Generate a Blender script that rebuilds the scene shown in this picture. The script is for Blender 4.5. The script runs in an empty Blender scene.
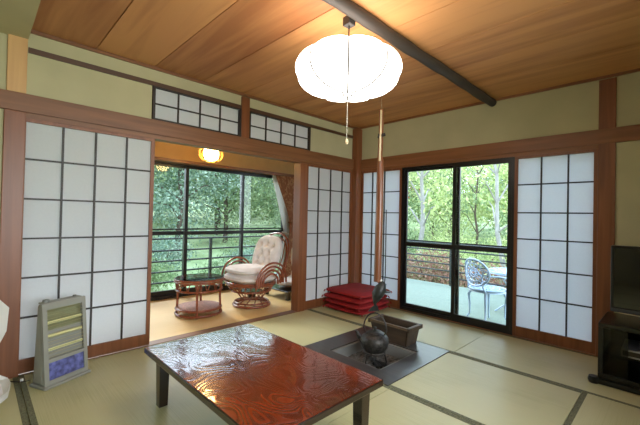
import bpy, bmesh, math, random
import numpy as np
from mathutils import Vector, Matrix
S = bpy.context.scene
COL = S.collection
PI = math.pi
random.seed(7)

# ------------------------------------------------------------------ camera
cam_d = bpy.data.cameras.new('camera'); cam = bpy.data.objects.new('camera', cam_d); COL.objects.link(cam)
yaw, pit, rol = 0.795, 0.012, 0.022
F = Vector((-math.sin(yaw) * math.cos(pit), math.cos(yaw) * math.cos(pit), math.sin(pit)))
R0 = Vector((math.cos(yaw), math.sin(yaw), 0)); U0 = R0.cross(F)
RR = R0 * math.cos(rol) + U0 * math.sin(rol); UU = U0 * math.cos(rol) - R0 * math.sin(rol)
M = Matrix((RR, UU, -F)).transposed().to_4x4(); M.translation = Vector((3.129, -3.779, 1.127))
cam.matrix_world = M
cam_d.sensor_width = 36; cam_d.sensor_fit = 'HORIZONTAL'; cam_d.lens = 351.27 / 640 * 36
cam_d.clip_start = 0.02; cam_d.clip_end = 400
S.camera = cam
# ------------------------------------------------------------------ world, exposure
w = bpy.data.worlds.new('overcast_sky'); S.world = w; w.use_nodes = True
nt = w.node_tree; nt.nodes.clear()
wo = nt.nodes.new('ShaderNodeOutputWorld'); wb = nt.nodes.new('ShaderNodeBackground')
gr = nt.nodes.new('ShaderNodeValToRGB'); sx = nt.nodes.new('ShaderNodeSeparateXYZ'); tc = nt.nodes.new('ShaderNodeTexCoord')
gr.color_ramp.elements[0].position = 0.0; gr.color_ramp.elements[0].color = (0.80, 0.90, 1.0, 1)
gr.color_ramp.elements[1].position = 0.8; gr.color_ramp.elements[1].color = (0.52, 0.72, 1.0, 1)
nt.links.new(tc.outputs['Generated'], sx.inputs[0]); nt.links.new(sx.outputs['Z'], gr.inputs[0])
nt.links.new(gr.outputs[0], wb.inputs[0]); nt.links.new(wb.outputs[0], wo.inputs[0])
wb.inputs[1].default_value = 6.0
vs = S.view_settings; vs.view_transform = 'Standard'; vs.look = 'None'; vs.gamma = 1; vs.exposure = 0.12; vs.use_curve_mapping = False
S.cycles.max_bounces = 8; S.cycles.diffuse_bounces = 4; S.cycles.transparent_max_bounces = 16
S.cycles.caustics_reflective = False; S.cycles.caustics_refractive = False
S.cycles.sample_clamp_indirect = 6
LANTERN = 8.0      # radiance of the paper lantern
VERANDA_LAMP = 26.0
sun_d = bpy.data.lights.new('hazy_sun', 'SUN'); sun_d.energy = 3.2; sun_d.angle = math.radians(14); sun_d.color = (1, .95, .88)
sun = bpy.data.objects.new('hazy_sun', sun_d); COL.objects.link(sun)
sun.rotation_euler = Vector((math.cos(.63), -.08, -math.sin(.63))).to_track_quat('-Z', 'Y').to_euler()
# added area light outside the unseen window, imitating daylight from that side
day_d = bpy.data.lights.new('added_daylight_fill', 'AREA'); day_d.shape = 'RECTANGLE'; day_d.size = 3.3; day_d.size_y = 1.45; day_d.energy = 170; day_d.color = (1, .98, .95)
day = bpy.data.objects.new('added_daylight_fill', day_d); COL.objects.link(day)
day.location = (4.75, -2.9, 1.27); day.rotation_euler = (0, math.radians(90), 0)

# ------------------------------------------------------------------ materials
def s2l(c):
    return tuple(((v / 255) / 12.92 if v / 255 <= .04045 else ((v / 255 + .055) / 1.055) ** 2.4) for v in c) + (1,)
class N:
    def __init__(s, name):
        s.m = bpy.data.materials.new(name); s.m.use_nodes = True; s.t = s.m.node_tree
        s.b = s.t.nodes['Principled BSDF']; s.out = s.t.nodes['Material Output']
    def n(s, typ, **k):
        o = s.t.nodes.new(typ)
        for a, b in k.items():
            if a in o.inputs.keys(): o.inputs[a].default_value = b
            else: setattr(o, a, b)
        return o
    def l(s, a, b): s.t.links.new(a, b)
    def ramp(s, fac, stops):
        r = s.n('ShaderNodeValToRGB'); e = r.color_ramp.elements
        while len(e) < len(stops): e.new(.5)
        for i, (p, c) in enumerate(stops): e[i].position = p; e[i].color = c
        s.l(fac, r.inputs[0]); return r.outputs[0]
    def coords(s, scale=(1, 1, 1), out='Object'):
        t = s.n('ShaderNodeTexCoord'); m = s.n('ShaderNodeMapping'); m.inputs['Scale'].default_value = scale
        s.l(t.outputs[out], m.inputs[0]); return m.outputs[0]
    def bump(s, fac, strength=.2, dist=.01):
        b = s.n('ShaderNodeBump', Strength=strength, Distance=dist); s.l(fac, b.inputs['Height']); s.l(b.outputs[0], s.b.inputs['Normal'])
def plain(name, c, rough=.6, metal=0, var=.06, nscale=8, coat=0, spec=.5):
    q = N(name); v = s2l(c)
    no = q.n('ShaderNodeTexNoise', Scale=nscale, Detail=3.0); q.l(q.coords(), no.inputs['Vector'])
    a = tuple(max(0, x * (1 - var * 2)) for x in v[:3]) + (1,); b = tuple(min(1, x * (1 + var * 2)) for x in v[:3]) + (1,)
    q.l(q.ramp(no.outputs[0], [(.3, a), (.7, b)]), q.b.inputs['Base Color'])
    q.b.inputs['Roughness'].default_value = rough; q.b.inputs['Metallic'].default_value = metal
    q.b.inputs['Coat Weight'].default_value = coat; q.b.inputs['Specular IOR Level'].default_value = spec
    return q.m
def wood(name, c1, c2, scale=(2, 30, 30), rough=.5, island=0, coat=0, ns=1.0):
    q = N(name)
    no = q.n('ShaderNodeTexNoise', Scale=ns, Detail=5.0, Distortion=.6); q.l(q.coords(scale), no.inputs['Vector'])
    fac = no.outputs[0]
    if island:
        g = q.n('ShaderNodeNewGeometry'); ma = q.n('ShaderNodeMath', operation='MULTIPLY_ADD'); ma.inputs[1].default_value = island; ma.inputs[2].default_value = -island / 2
        q.l(g.outputs['Random Per Island'], ma.inputs[0]); ad = q.n('ShaderNodeMath', operation='ADD'); q.l(ma.outputs[0], ad.inputs[0]); q.l(fac, ad.inputs[1]); fac = ad.outputs[0]
    q.l(q.ramp(fac, [(.3, s2l(c1)), (.7, s2l(c2))]), q.b.inputs['Base Color'])
    q.b.inputs['Roughness'].default_value = rough; q.b.inputs['Coat Weight'].default_value = coat; q.b.inputs['Coat Roughness'].default_value = .2
    q.bump(no.outputs[0], .08, .003)
    return q.m
def paper(name, c, trans=.45):
    q = N(name); q.t.nodes.remove(q.b)
    no = q.n('ShaderNodeTexNoise', Scale=60.0, Detail=4.0); q.l(q.coords(), no.inputs['Vector'])
    col = q.ramp(no.outputs[0], [(.2, tuple(x * .96 for x in s2l(c)[:3]) + (1,)), (.8, s2l(c))])
    d = q.n('ShaderNodeBsdfDiffuse'); t = q.n('ShaderNodeBsdfTranslucent'); m = q.n('ShaderNodeMixShader'); m.inputs[0].default_value = trans
    q.l(col, d.inputs[0]); q.l(col, t.inputs[0]); q.l(d.outputs[0], m.inputs[1]); q.l(t.outputs[0], m.inputs[2]); q.l(m.outputs[0], q.out.inputs[0])
    return q.m
def glass(name, tint=(.97, .985, .98, 1), refl=.5):
    q = N(name); q.t.nodes.remove(q.b)
    a = q.n('ShaderNodeBsdfTransparent'); a.inputs[0].default_value = tint
    g = q.n('ShaderNodeBsdfGlossy', Roughness=.02); g.inputs[0].default_value = (refl, refl, refl, 1)
    f = q.n('ShaderNodeFresnel', IOR=1.45); m = q.n('ShaderNodeMixShader')
    q.l(f.outputs[0], m.inputs[0]); q.l(a.outputs[0], m.inputs[1]); q.l(g.outputs[0], m.inputs[2]); q.l(m.outputs[0], q.out.inputs[0])
    return q.m
def emis(name, c, st):
    q = N(name); q.b.inputs['Base Color'].default_value = (.9, .9, .88, 1)
    q.b.inputs['Emission Color'].default_value = s2l(c); q.b.inputs['Emission Strength'].default_value = st
    return q.m
def foliage(name, cols, rough=.6):
    q = N(name); g = q.n('ShaderNodeNewGeometry'); q.t.nodes.remove(q.b)
    n_ = len(cols); col = q.ramp(g.outputs['Random Per Island'], [(i / max(1, n_ - 1), s2l(c)) for i, c in enumerate(cols)])
    d = q.n('ShaderNodeBsdfDiffuse'); t = q.n('ShaderNodeBsdfTranslucent'); m = q.n('ShaderNodeMixShader'); m.inputs[0].default_value = .35
    q.l(col, d.inputs[0]); q.l(col, t.inputs[0]); q.l(d.outputs[0], m.inputs[1]); q.l(t.outputs[0], m.inputs[2]); q.l(m.outputs[0], q.out.inputs[0])
    return q.m
def tatami(name, c1, c2, along):
    q = N(name)
    sc = (2, 330, 1) if along == 'x' else (330, 2, 1)
    no = q.n('ShaderNodeTexNoise', Scale=1.0, Detail=2.0); q.l(q.coords(sc), no.inputs['Vector'])
    n2 = q.n('ShaderNodeTexNoise', Scale=2.2, Detail=3.0); q.l(q.coords(), n2.inputs['Vector'])
    mx = q.n('ShaderNodeMath', operation='ADD'); q.l(no.outputs[0], mx.inputs[0]); q.l(n2.outputs[0], mx.inputs[1])
    q.l(q.ramp(mx.outputs[0], [(.35, s2l(c1)), (.65, s2l(c2))]), q.b.inputs['Base Color']); 
    r = [n for n in q.t.nodes if n.type == 'VALTORGB'][0]; r.color_ramp.elements[0].position = .75; r.color_ramp.elements[1].position = 1.25 if False else 1.0
    q.b.inputs['Roughness'].default_value = .42; q.b.inputs['Specular IOR Level'].default_value = .6
    q.bump(no.outputs[0], .12, .0015)
    return q.m

PLASTER = plain('olive_plaster', (184, 177, 140), .9, var=.03, nscale=3)
BEAM = wood('red_brown_beam_wood', (118, 74, 42), (146, 94, 58), (1.2, 22, 22), .45)
BEAMY = wood('red_brown_beam_wood_lengthwise', (108, 68, 40), (136, 90, 56), (22, 1.2, 22), .45)
POST = wood('red_brown_post_wood', (112, 64, 34), (138, 84, 50), (25, 25, 1.2), .4)
POSTL = wood('pale_new_post_wood', (196, 150, 96), (212, 168, 112), (25, 25, 1.2), .5)
DARKW = plain('dark_lattice_wood', (40, 30, 24), .5, nscale=20)
DARKRAIL = wood('dark_stained_rail', (74, 50, 34), (92, 62, 42), (22, 1.2, 22), .5)
CEIL = wood('cedar_ceiling_board', (162, 102, 60), (206, 146, 92), (.8, 9, 9), .5, island=.4)
PAPER = paper('shoji_paper', (226, 229, 232), .42)
TAT = [tatami('rush_weave_x', (182, 177, 126), (197, 191, 142), 'x'), tatami('rush_weave_y', (184, 178, 126), (199, 193, 144), 'y')]
HERI = plain('dark_green_cloth_border', (108, 108, 82), .8, var=.25, nscale=90)
BLACKM = plain('black_aluminium', (20, 20, 20), .35, nscale=5)
GLASS = glass('window_glass')
LACQ_D = plain('dark_lacquer', (38, 22, 16), .2, coat=.5)
RATTAN = wood('red_brown_rattan', (112, 52, 30), (158, 84, 52), (30, 30, 30), .35, coat=.4)
CREAM = plain('cream_cushion_cloth', (232, 226, 222), .9, var=.04, nscale=12)
RED = plain('red_cushion_cloth', (146, 20, 22), .75, var=.12, nscale=10)
IRON = plain('cast_iron', (62, 58, 54), .5, metal=.6, var=.3, nscale=50)
SOOT = plain('dark_weathered_hearth_wood', (70, 60, 50), .35, var=.2, nscale=6)

# ------------------------------------------------------------------ mesh builder
class MB:
    def __init__(s): s.bm = bmesh.new()
    def box(s, a, b, bev=0, rz=0, c=None):
        lo = [min(a[i], b[i]) for i in range(3)]; hi = [max(a[i], b[i]) for i in range(3)]
        vs_ = [s.bm.verts.new((x, y, z)) for x in (lo[0], hi[0]) for y in (lo[1], hi[1]) for z in (lo[2], hi[2])]
        fs = [s.bm.faces.new([vs_[i] for i in f]) for f in ((0, 1, 3, 2), (4, 6, 7, 5), (0, 4, 5, 1), (2, 3, 7, 6), (0, 2, 6, 4), (1, 5, 7, 3))]
        if bev:
            es = list({e for f in fs for e in f.edges})
            r = bmesh.ops.bevel(s.bm, geom=es, offset=bev, segments=2, affect='EDGES', profile=.5)
            vs_ = list({v for f in r['faces'] for v in f.verts} | {v for v in vs_ if v.is_valid})
        if rz:
            cc = Vector(c) if c else Vector([(lo[i] + hi[i]) / 2 for i in range(3)])
            bmesh.ops.rotate(s.bm, verts=[v for v in vs_ if v.is_valid], cent=cc, matrix=Matrix.Rotation(rz, 3, 'Z'))
        return s
    def hexa(s, bot, top):
        vs_ = [s.bm.verts.new(p) for p in list(bot) + list(top)]; n = len(bot)
        s.bm.faces.new(vs_[:n][::-1]); s.bm.faces.new(vs_[n:])
        for i in range(n): s.bm.faces.new([vs_[i], vs_[(i + 1) % n], vs_[n + (i + 1) % n], vs_[n + i]])
        return s
    def tube(s, pts, r, seg=8, closed=False, cap=True):
        pts = [Vector(p) for p in pts]; n = len(pts)
        rs = r if isinstance(r, (list, tuple)) else [r] * n
        rings = []; up = None
        for i, p in enumerate(pts):
            if closed: t = pts[(i + 1) % n] - pts[i - 1]
            else: t = pts[min(i + 1, n - 1)] - pts[max(i - 1, 0)]
            t.normalize()
            if up is None:
                up = Vector((0, 0, 1)) if abs(t.z) < .9 else Vector((1, 0, 0))
            a = t.cross(up)
            if a.length < 1e-4: up = Vector((0, 1, 0)); a = t.cross(up)
            a.normalize(); b = a.cross(t).normalized(); up = b
            rings.append([s.bm.verts.new(p + (a * math.cos(2 * PI * k / seg) + b * math.sin(2 * PI * k / seg)) * rs[i]) for k in range(seg)])
        for i in range(n if closed else n - 1):
            A, B = rings[i], rings[(i + 1) % n]
            off = 0
            if closed and i == n - 1:
                off = min(range(seg), key=lambda o: (A[0].co - B[o].co).length)
            for k in range(seg):
                s.bm.faces.new([A[k], B[(k + off) % seg], B[(k + 1 + off) % seg], A[(k + 1) % seg]])
        if not closed and cap:
            s.bm.faces.new(rings[0]); s.bm.faces.new(rings[-1][::-1])
        return s
    def lathe(s, prof, seg=28, c=(0, 0, 0), sx=1, sy=1, mod=None):
        rings = []
        for (r, z) in prof:
            if r < 1e-5: rings.append([s.bm.verts.new((c[0], c[1], c[2] + z))])
            else:
                rings.append([s.bm.verts.new((c[0] + r * sx * math.cos(2 * PI * k / seg) * (mod(k, seg, z) if mod else 1), c[1] + r * sy * math.sin(2 * PI * k / seg) * (mod(k, seg, z) if mod else 1), c[2] + z)) for k in range(seg)])
        for A, B in zip(rings, rings[1:]):
            for k in range(seg):
                k2 = (k + 1) % seg
                if len(A) == 1 and len(B) == 1: continue
                if len(A) == 1: s.bm.faces.new([A[0], B[k2], B[k]])
                elif len(B) == 1: s.bm.faces.new([A[k], A[k2], B[0]])
                else: s.bm.faces.new([A[k], A[k2], B[k2], B[k]])
        return s
    def pillow(s, c, sx, sy, sz, n=12, p=4, tuft=None, mat=None):
        """super-ellipsoid cushion, optionally with tufts on its +z face"""
        vs0 = []
        bmn = bmesh.new(); bmesh.ops.create_cube(bmn, size=2); bmesh.ops.subdivide_edges(bmn, edges=bmn.edges[:], cuts=n, use_grid_fill=True)
        mp = {}
        for v in bmn.verts:
            x, y, z = v.co
            d = (abs(x) ** p + abs(y) ** p) ** (1 / p)
            q = max(abs(x), abs(y))
            e = math.sqrt(max(0, 1 - min(1, d) ** 3.0)) if d < 1 else 0
            k = (q / d) if d > 1e-6 else 1
            X, Y = (x * k, y * k) if d > 1e-6 else (x, y)
            dd = min(1, (abs(X) ** p + abs(Y) ** p) ** (1 / p))
            h = (1 - dd ** 4) ** .5 * .75 + .25
            Z = z * h
            if tuft and z > 0.5:
                for (tx, ty) in tuft:
                    Z -= 1.0 * math.exp(-((X - tx) ** 2 + (Y - ty) ** 2) / .03)
            co = Vector((X * sx, Y * sy, Z * sz))
            if mat: co = mat @ co
            mp[v] = s.bm.verts.new(co + Vector(c))
        for f in bmn.faces: s.bm.faces.new([mp[v] for v in f.verts])
        bmn.free(); return s
    def ball(s, c, r, sc=(1, 1, 1), sub=2):
        q = bmesh.ops.create_icosphere(s.bm, subdivisions=sub, radius=r)
        for v in q['verts']: v.co = Vector((v.co.x * sc[0] + c[0], v.co.y * sc[1] + c[1], v.co.z * sc[2] + c[2]))
        return s
    def build(s, name, m, parent=None, smooth=False, bevel=0):
        bmesh.ops.recalc_face_normals(s.bm, faces=s.bm.faces[:])
        me = bpy.data.meshes.new(name); s.bm.to_mesh(me); s.bm.free()
        if smooth:
            for p in me.polygons: p.use_smooth = True
            try: me.set_sharp_from_angle(angle=math.radians(45))
            except Exception: pass
        me.materials.append(m)
        o = bpy.data.objects.new(name, me); COL.objects.link(o)
        if parent: o.parent = parent
        return o
def tag(o, label, cat, group=None, kind=None):
    o['label'] = label; o['category'] = cat
    if group: o['group'] = group
    if kind: o['kind'] = kind
    return o
def thing(name, label, cat, loc=(0, 0, 0), rz=0, group=None):
    o = bpy.data.objects.new(name, None); COL.objects.link(o); o.empty_display_size = .1
    o.location = loc; o.rotation_euler = (0, 0, rz); return tag(o, label, cat, group)
def struct(o): o['kind'] = 'structure'; return o
def sbox(name, m, *boxes, bev=0, parent=None):
    b = MB()
    for a, c in boxes: b.box(a, c, bev)
    o = b.build(name, m, parent)
    if not parent: struct(o)
    return o
def copy_tree(o, parent=None):
    c = o.copy(); COL.objects.link(c)
    if parent: c.parent = parent
    for ch in list(o.children): copy_tree(ch, c)
    return c

# ------------------------------------------------------------------ the room
H = 2.371; K = 1.76; NT = 1.92; XE = 4.5; YE = -5.4
SUB = plain('subfloor', (110, 90, 60), .8)
fl = MB()   # sub-floor with the hole of the sunken hearth
PX0, PX1, PY0, PY1 = 1.08, 1.60, -1.62, -1.08
for a, b in (((0, YE, -.3), (PX0 - .03, 0, -.055)), ((PX1 + .03, YE, -.3), (XE, 0, -.055)), ((PX0 - .03, YE, -.3), (PX1 + .03, PY0 - .03, -.055)), ((PX0 - .03, PY1 + .03, -.3), (PX1 + .03, 0, -.055)), ((PX0-.03, PY0-.03, -.3), (PX1+.03, PY1+.03, -.26))):
    fl.box(a, b)
struct(fl.build('floor', SUB))
VCARP = tatami('straw_carpet', (232, 190, 118), (246, 210, 142), 'y')
sbox('floor_veranda', VCARP, ((-1.66, YE, -.2), (-.1, .42, -.012)))
sbox('trim_1', BEAMY, ((-.1, -3.55, -.2), (0.0, 0, .004)))
# ceiling boards
cb = MB(); y = .03
ys = [0.0, -.545, -.98, -1.415, -1.85, -2.286, -2.721, -3.149, -3.56]
for a, b in zip(ys, ys[1:]):
    cb.box((-.02, a - .003, H), (XE, b + .003, H + .02))
struct(cb.build('ceiling', CEIL))
sbox('ceiling_low', PLASTER, ((-.1, YE, 2.295), (XE, -3.548, 2.33)), ((-.1, -3.60, 2.3), (XE, -3.548, 2.42)))
sbox('ceiling_backing', DARKW, ((-.1, -3.6, H + .02), (XE, .1, H + .05)))
sbox('ceiling_veranda', wood('veranda_ceiling_wood', (186, 128, 76), (206, 148, 92), (9, 1, 9), .5), ((-1.75, YE, 2.2), (-.12, .42, 2.24)))
# wall_left: plaster above the beam, plaster left of the post
sbox('wall_left', PLASTER, ((-.1, -3.55, NT - .01), (-.01, -2.73, 2.43)), ((-.1, -.90, NT - .01), (-.01, 0, 2.43)), ((-.1, -2.73, 2.24), (-.01, -.90, 2.43)), ((-.1, YE, -.1), (-.01, -3.64, 2.295)))
# wall_right
sbox('wall_right', PLASTER, ((-.1, .0, NT - .01), (XE, .1, 2.43)), ((2.70, 0.0, -.1), (XE, .1, NT)))
sbox('wall_back', PLASTER, ((-.1, YE - .1, -.1), (XE, YE, 2.33)))
WEX = [((XE, YE, -.1), (XE + .1, .1, .5)), ((XE, YE, 2.05), (XE + .1, .1, 2.43)), ((XE, YE, .5), (XE + .1, -4.6, 2.05)), ((XE, -1.2, .5), (XE + .1, .1, 2.05))]
sbox('wall_side', PLASTER, *WEX)
sbox('wall_veranda', plain('veranda_plaster', (206, 168, 112), .85, var=.02), ((-1.72, YE, 1.84), (-1.64, .42, 2.24)), ((-1.75, .42, -.2), (-.1, .5, 2.24)), ((-1.72, .06, -.2), (-1.64, .42, 1.84)), ((-1.72, YE - .1, -.2), (-.1, YE, 2.24)))
# beams and posts
sbox('trim_2', BEAMY, ((-.09, YE, 1.795), (.018, -.03, NT)), bev=.003)
sbox('trim_3', BEAMY, ((-.085, -3.56, K), (.006, -.03, 1.795)))
sbox('trim_4', BEAM, ((.03, -.018, 1.795), (XE, .09, NT)), bev=.003)
sbox('trim_5', BEAM, ((.03, -.006, K), (2.66, .085, 1.795)))
sbox('trim_6', DARKRAIL, ((-.03, -3.545, 2.21), (.006, -.03, 2.245)))
sbox('trim_7', BEAMY, ((-.03, -3.545, 2.348), (.014, 0, H)))
sbox('trim_8', BEAM, ((0, -.014, 2.348), (XE, .03, H)))
sbox('trim_9', POST, ((-.11, -3.66, -.05), (.012, -3.548, NT - .125)), bev=.004)
sbox('trim_10', POSTL, ((-.11, -3.652, NT), (.012, -3.55, 2.30)), bev=.004)
sbox('trim_11', POST, ((-.11, -.105, -.05), (.075, .1, 2.34)), bev=.004)
sbox('trim_12', POST, ((2.650, -.014, -.05), (2.765, .1, 2.34)), bev=.004)
sbox('trim_13', POST, ((-.1, -1.865, NT - .005), (.012, -1.772, 2.34)), bev=.003)
sbox('trim_14', POST, ((-.115, -1.05, -.05), (.006, -.945, K)), bev=.003)
sbox('trim_15', BEAM, ((.075, -.006, -.1), (2.65, .12, .008)))

# unseen window behind the camera, added in the side wall to let daylight in
w5 = sbox('added_window', BEAM, ((XE - .02, -4.6, .5), (XE + .08, -1.2, .55)), ((XE - .02, -4.6, 2.0), (XE + .08, -1.2, 2.05)), ((XE - .02, -4.6, .55), (XE + .08, -4.55, 2.0)), ((XE - .02, -1.25, .55), (XE + .08, -1.2, 2.0)), ((XE, -2.93, .55), (XE + .06, -2.87, 2.0)))
sbox('glass_pane', GLASS, ((XE + .02, -4.55, .55), (XE + .026, -1.25, 2.0)), parent=w5)

# ------------------------------------------------------------------ shoji screens
def shoji(axis, a0, a1, bars, rails, label, z0=.012, z1=1.765, board=(.012, .105), depth=.03):
    """axis 'y': screen in plane x=0 spanning y a0..a1 ; axis 'x': plane y=0"""
    def P(u, d, z): return (-d, u, z) if axis == 'y' else (u, d, z)
    base = P((a0 + a1) / 2, .018, 0)
    t = thing('shoji_screen', label, 'shoji screen', base)
    def W(b, u0, d0, zz0, u1, d1, zz1):
        p, q = P(u0, d0, zz0), P(u1, d1, zz1)
        b.box([p[i] - base[i] for i in range(3)], [q[i] - base[i] for i in range(3)])
    st = .028
    fr = MB(); W(fr, a0, 0, z0, a0 + st, depth, z1); W(fr, a1 - st, 0, z0, a1, depth, z1); W(fr, a0 + st, 0, z1 - .03, a1 - st, depth, z1)
    fr.build('frame', POST, t)
    bo = MB(); W(bo, a0 + st, .002, board[0], a1 - st, depth - .002, board[1]); bo.build('base_board', POST, t)
    la = MB(); zb, zt = board[1], z1 - .03
    for u in bars: W(la, u - .0062, .003, zb, u + .0062, .016, zt)
    for z in rails: W(la, a0 + st, .004, z - .006, a1 - st, .015, z + .006)
    la.build('lattice', DARKW, t)
    pa = MB(); W(pa, a0 + st - .005, .0165, zb - .003, a1 - st + .005, .0185, zt + .003); pa.build('paper', PAPER, t)
    return t
RL = [.39, .662, .932, 1.206, 1.48]
RC = [.366, .64, .92, 1.197, 1.466]
shoji('y', -3.572, -2.70, [-3.334, -3.129, -2.913], RL, 'wide paper shoji screen behind the grey heater, four panes across')
shoji('y', -.945, -.105, [-.735, -.52, -.30], RC, 'paper shoji screen between rattan chair and room corner, behind the red cushions')
shoji('x', .077, .715, [.262, .455], RC, 'narrow paper shoji screen in the corner, behind the hanging hearth rod')
shoji('x', 2.0, 2.648, [2.227, 2.437], [.40, .67, .955, 1.208, 1.48], 'paper shoji screen right of the balcony door, beside the television')
# dark strips behind shoji bottoms where the left one meets the post
# ------------------------------------------------------------------ transom windows
def transom(n, y0, y1, name):
    o = sbox(name, DARKW, ((-.07, y0, NT), (.004, y0 + .02, 2.215)), ((-.07, y1 - .02, NT), (.004, y1, 2.215)), ((-.07, y0 + .02, NT), (.004, y1 - .02, NT + .018)), ((-.07, y0 + .02, 2.2), (.004, y1 - .02, 2.215)))
    b = MB()
    for k in (1, 2, 3): u = y0 + .02 + (y1 - y0 - .04) * k / 4; b.box((-.03, u - .005, NT + .018), (-.012, u + .005, 2.2))
    b.box((-.029, y0 + .02, 2.062), (-.013, y1 - .02, 2.072)); b.build('lattice', DARKW, o)
    MB().box((-.033, y0 + .015, NT + .014), (-.0305, y1 - .015, 2.203)).build('paper', PAPER, o)
transom(3, -2.725, -1.865, 'window_3'); transom(4, -1.77, -.90, 'window_4')

# ------------------------------------------------------------------ veranda window (black aluminium)
XV = -1.66
wv = MB(); y1w = .06
wv.box((XV - .05, YE, 1.79), (XV + .03, y1w, 1.84)).box((XV - .05, YE, -.03), (XV + .03, y1w, .03)).box((XV - .05, y1w - .03, .03), (XV + .03, y1w, 1.79))
wv = struct(wv.build('window_1', BLACKM))
edges = [YE, -3.45, -2.57, -1.69, -.79, y1w - .03]
for i, (a, b) in enumerate(zip(edges, edges[1:])):
    off = .0 if i % 2 else -.03
    q = MB(); st = .045 if a > -2 else .05
    x0, x1 = XV - .012 + off, XV + .016 + off
    q.box((x0, a - .02, .03), (x1, a + st - .02, 1.79)).box((x0, b - .02, .03), (x1, b + .02, 1.79)).box((x0, a + st - .02, .03), (x1, b - .02, .09)).box((x0, a + st - .02, 1.755), (x1, b - .02, 1.79)).box((x0, a + st - .02, .835), (x1, b - .02, .885))
    fr = q.build('sash', BLACKM, wv)
    MB().box((x0 + .012, a + .02, .085), (x0 + .017, b - .018, 1.76)).build('glass_pane', GLASS, fr)
MB().box((XV + .0, -3.55, .905), (XV + .024, y1w - .03, .925)).build('guard_bar', BLACKM, wv)
# ------------------------------------------------------------------ balcony sliding door (black aluminium)
wr = MB()
wr.box((.718, .004, 1.735), (2.0, .07, 1.765)).box((.718, .004, .008), (2.0, .07, .045)).box((.718, .004, .045), (.745, .07, 1.735)).box((1.975, .004, .045), (2.0, .07, 1.735))
wr = struct(wr.build('window_2', BLACKM))
for (a, b, o, mz) in ((.745, 1.44, .042, .79), (1.372, 1.975, .012, .80)):
    q = MB(); c, d = o - .01, o + .014
    q.box((a, c, .045), (a + .035, d, 1.735)).box((b - .035, c, .045), (b, d, 1.735)).box((a + .035, c, .045), (b - .035, d, .09)).box((a + .035, c, 1.705), (b - .035, d, 1.735)).box((a + .035, c, mz), (b - .035, d, mz + .052))
    fr = q.build('sash', BLACKM, wr)
    MB().box((a + .03, o - .001, .085), (b - .03, o + .003, 1.71)).build('glass_pane', GLASS, fr)
MB().box((.745, .075, .855), (1.975, .085, .870)).build('guard_bar', BLACKM, wr)

# ------------------------------------------------------------------ tatami mats
HX0, HX1, HY0, HY1 = .872, 1.772, -1.775, -.865
def mat(x0, x1, y0, y1, label, tone=0, borders='xx'):
    g = .002; cx, cy = (x0 + x1) / 2, (y0 + y1) / 2; lx, ly = (x1 - x0) / 2 - g, (y1 - y0) / 2 - g
    t = thing('tatami_mat', label, 'tatami mat', (cx, cy, -.055), 0, 'tatami mats on the floor')
    longx = lx >= ly if borders == 'xx' else borders == 'x'
    MB().box((-lx, -ly, 0), (lx, ly, .055)).build('rush_surface', TAT[0 if longx else 1], t)
    b = .028
    for s in (-1, 1):
        q = MB()
        if longx: q.box((-lx, s * ly, .0552), (lx, s * (ly - b), .0565))
        else: q.box((s * lx, -ly, .0552), (s * (lx - b), ly, .0565))
        q.build('cloth_border', HERI, t)
mat(0, 1.8, HY1, -.006, 'tatami mat in the room corner, under the red cushions')
mat(1.8, 3.6, HY1, -.006, 'tatami mat along the right wall, in front of the right shoji screen')
mat(3.6, XE, HY1, -.006, 'tatami mat at the far right, beyond the television stand')
mat(0, HX0, HY0, HY1, 'square tatami mat between rattan chair and sunken hearth', borders='x')
mat(HX1, 2.69, HY0, HY1, 'square tatami mat directly right of the sunken hearth', borders='x')
mat(2.69, XE, HY0, HY1, 'tatami mat at the right edge, in front of the television stand', borders='y')
mat(0, 1.8, -2.66, HY0, 'tatami mat under the far half of the low red table', borders='x')
mat(1.8, 2.69, -2.66, HY0, 'square tatami mat right of the low red table', borders='x')
mat(0, 1.8, -3.545, -2.66, 'tatami mat in front of the grey heater, under the near half of the table', borders='x')
mat(1.8, 2.69, -3.545, -2.66, 'square tatami mat below the lower picture edge', borders='x')
mat(2.69, XE, -3.545, HY0, 'tatami mat nearest the lower right corner')
mat(0, 2.2, -4.45, -3.545, 'tatami mat under the white floor chair at the left edge')
mat(2.2, XE, -4.45, -3.545, 'tatami mat below the lower picture edge')
mat(0, 2.2, YE, -4.45, 'tatami mat in the rear of the room, left side', borders='x')
mat(2.2, XE, YE, -4.45, 'tatami mat in the rear of the room, right side', borders='x')

# ------------------------------------------------------------------ sunken hearth
t = thing('sunken_hearth', 'square sunken hearth with dark wooden surround and ash pit', 'hearth', (0, 0, 0))
q = MB(); z0, z1 = -.055, .006
q.box((HX0, HY0, z0), (HX1, PY0, z1)).box((HX0, PY1, z0), (HX1, HY1, z1)).box((HX0, PY0, z0), (PX0, PY1, z1)).box((PX1, PY0, z0), (HX1, PY1, z1))
q.build('surround', wood('dark_hearth_surround', (44, 40, 36), (66, 60, 54), (3, 20, 20), .3, coat=.3), t)
q = MB(); e = .025
q.box((PX0, PY0, -.24), (PX1, PY0 + e, -.004)).box((PX0, PY1 - e, -.24), (PX1, PY1, -.004)).box((PX0, PY0 + e, -.24), (PX0 + e, PY1 - e, -.004)).box((PX1 - e, PY0 + e, -.24), (PX1, PY1 - e, -.004))
q.build('pit_wall', plain('grey_pit_lining', (118, 116, 110), .6), t)
bmx = MB(); n = 26
g = [[bmx.bm.verts.new((PX0 + e + (PX1 - PX0 - 2 * e) * i / n, PY0 + e + (PY1 - PY0 - 2 * e) * j / n, -.10 + .012 * math.sin(i * 1.3) * math.cos(j * .9) + .012 * random.random())) for j in range(n + 1)] for i in range(n + 1)]
for i in range(n):
    for j in range(n): bmx.bm.faces.new([g[i][j], g[i + 1][j], g[i + 1][j + 1], g[i][j + 1]])
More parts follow.
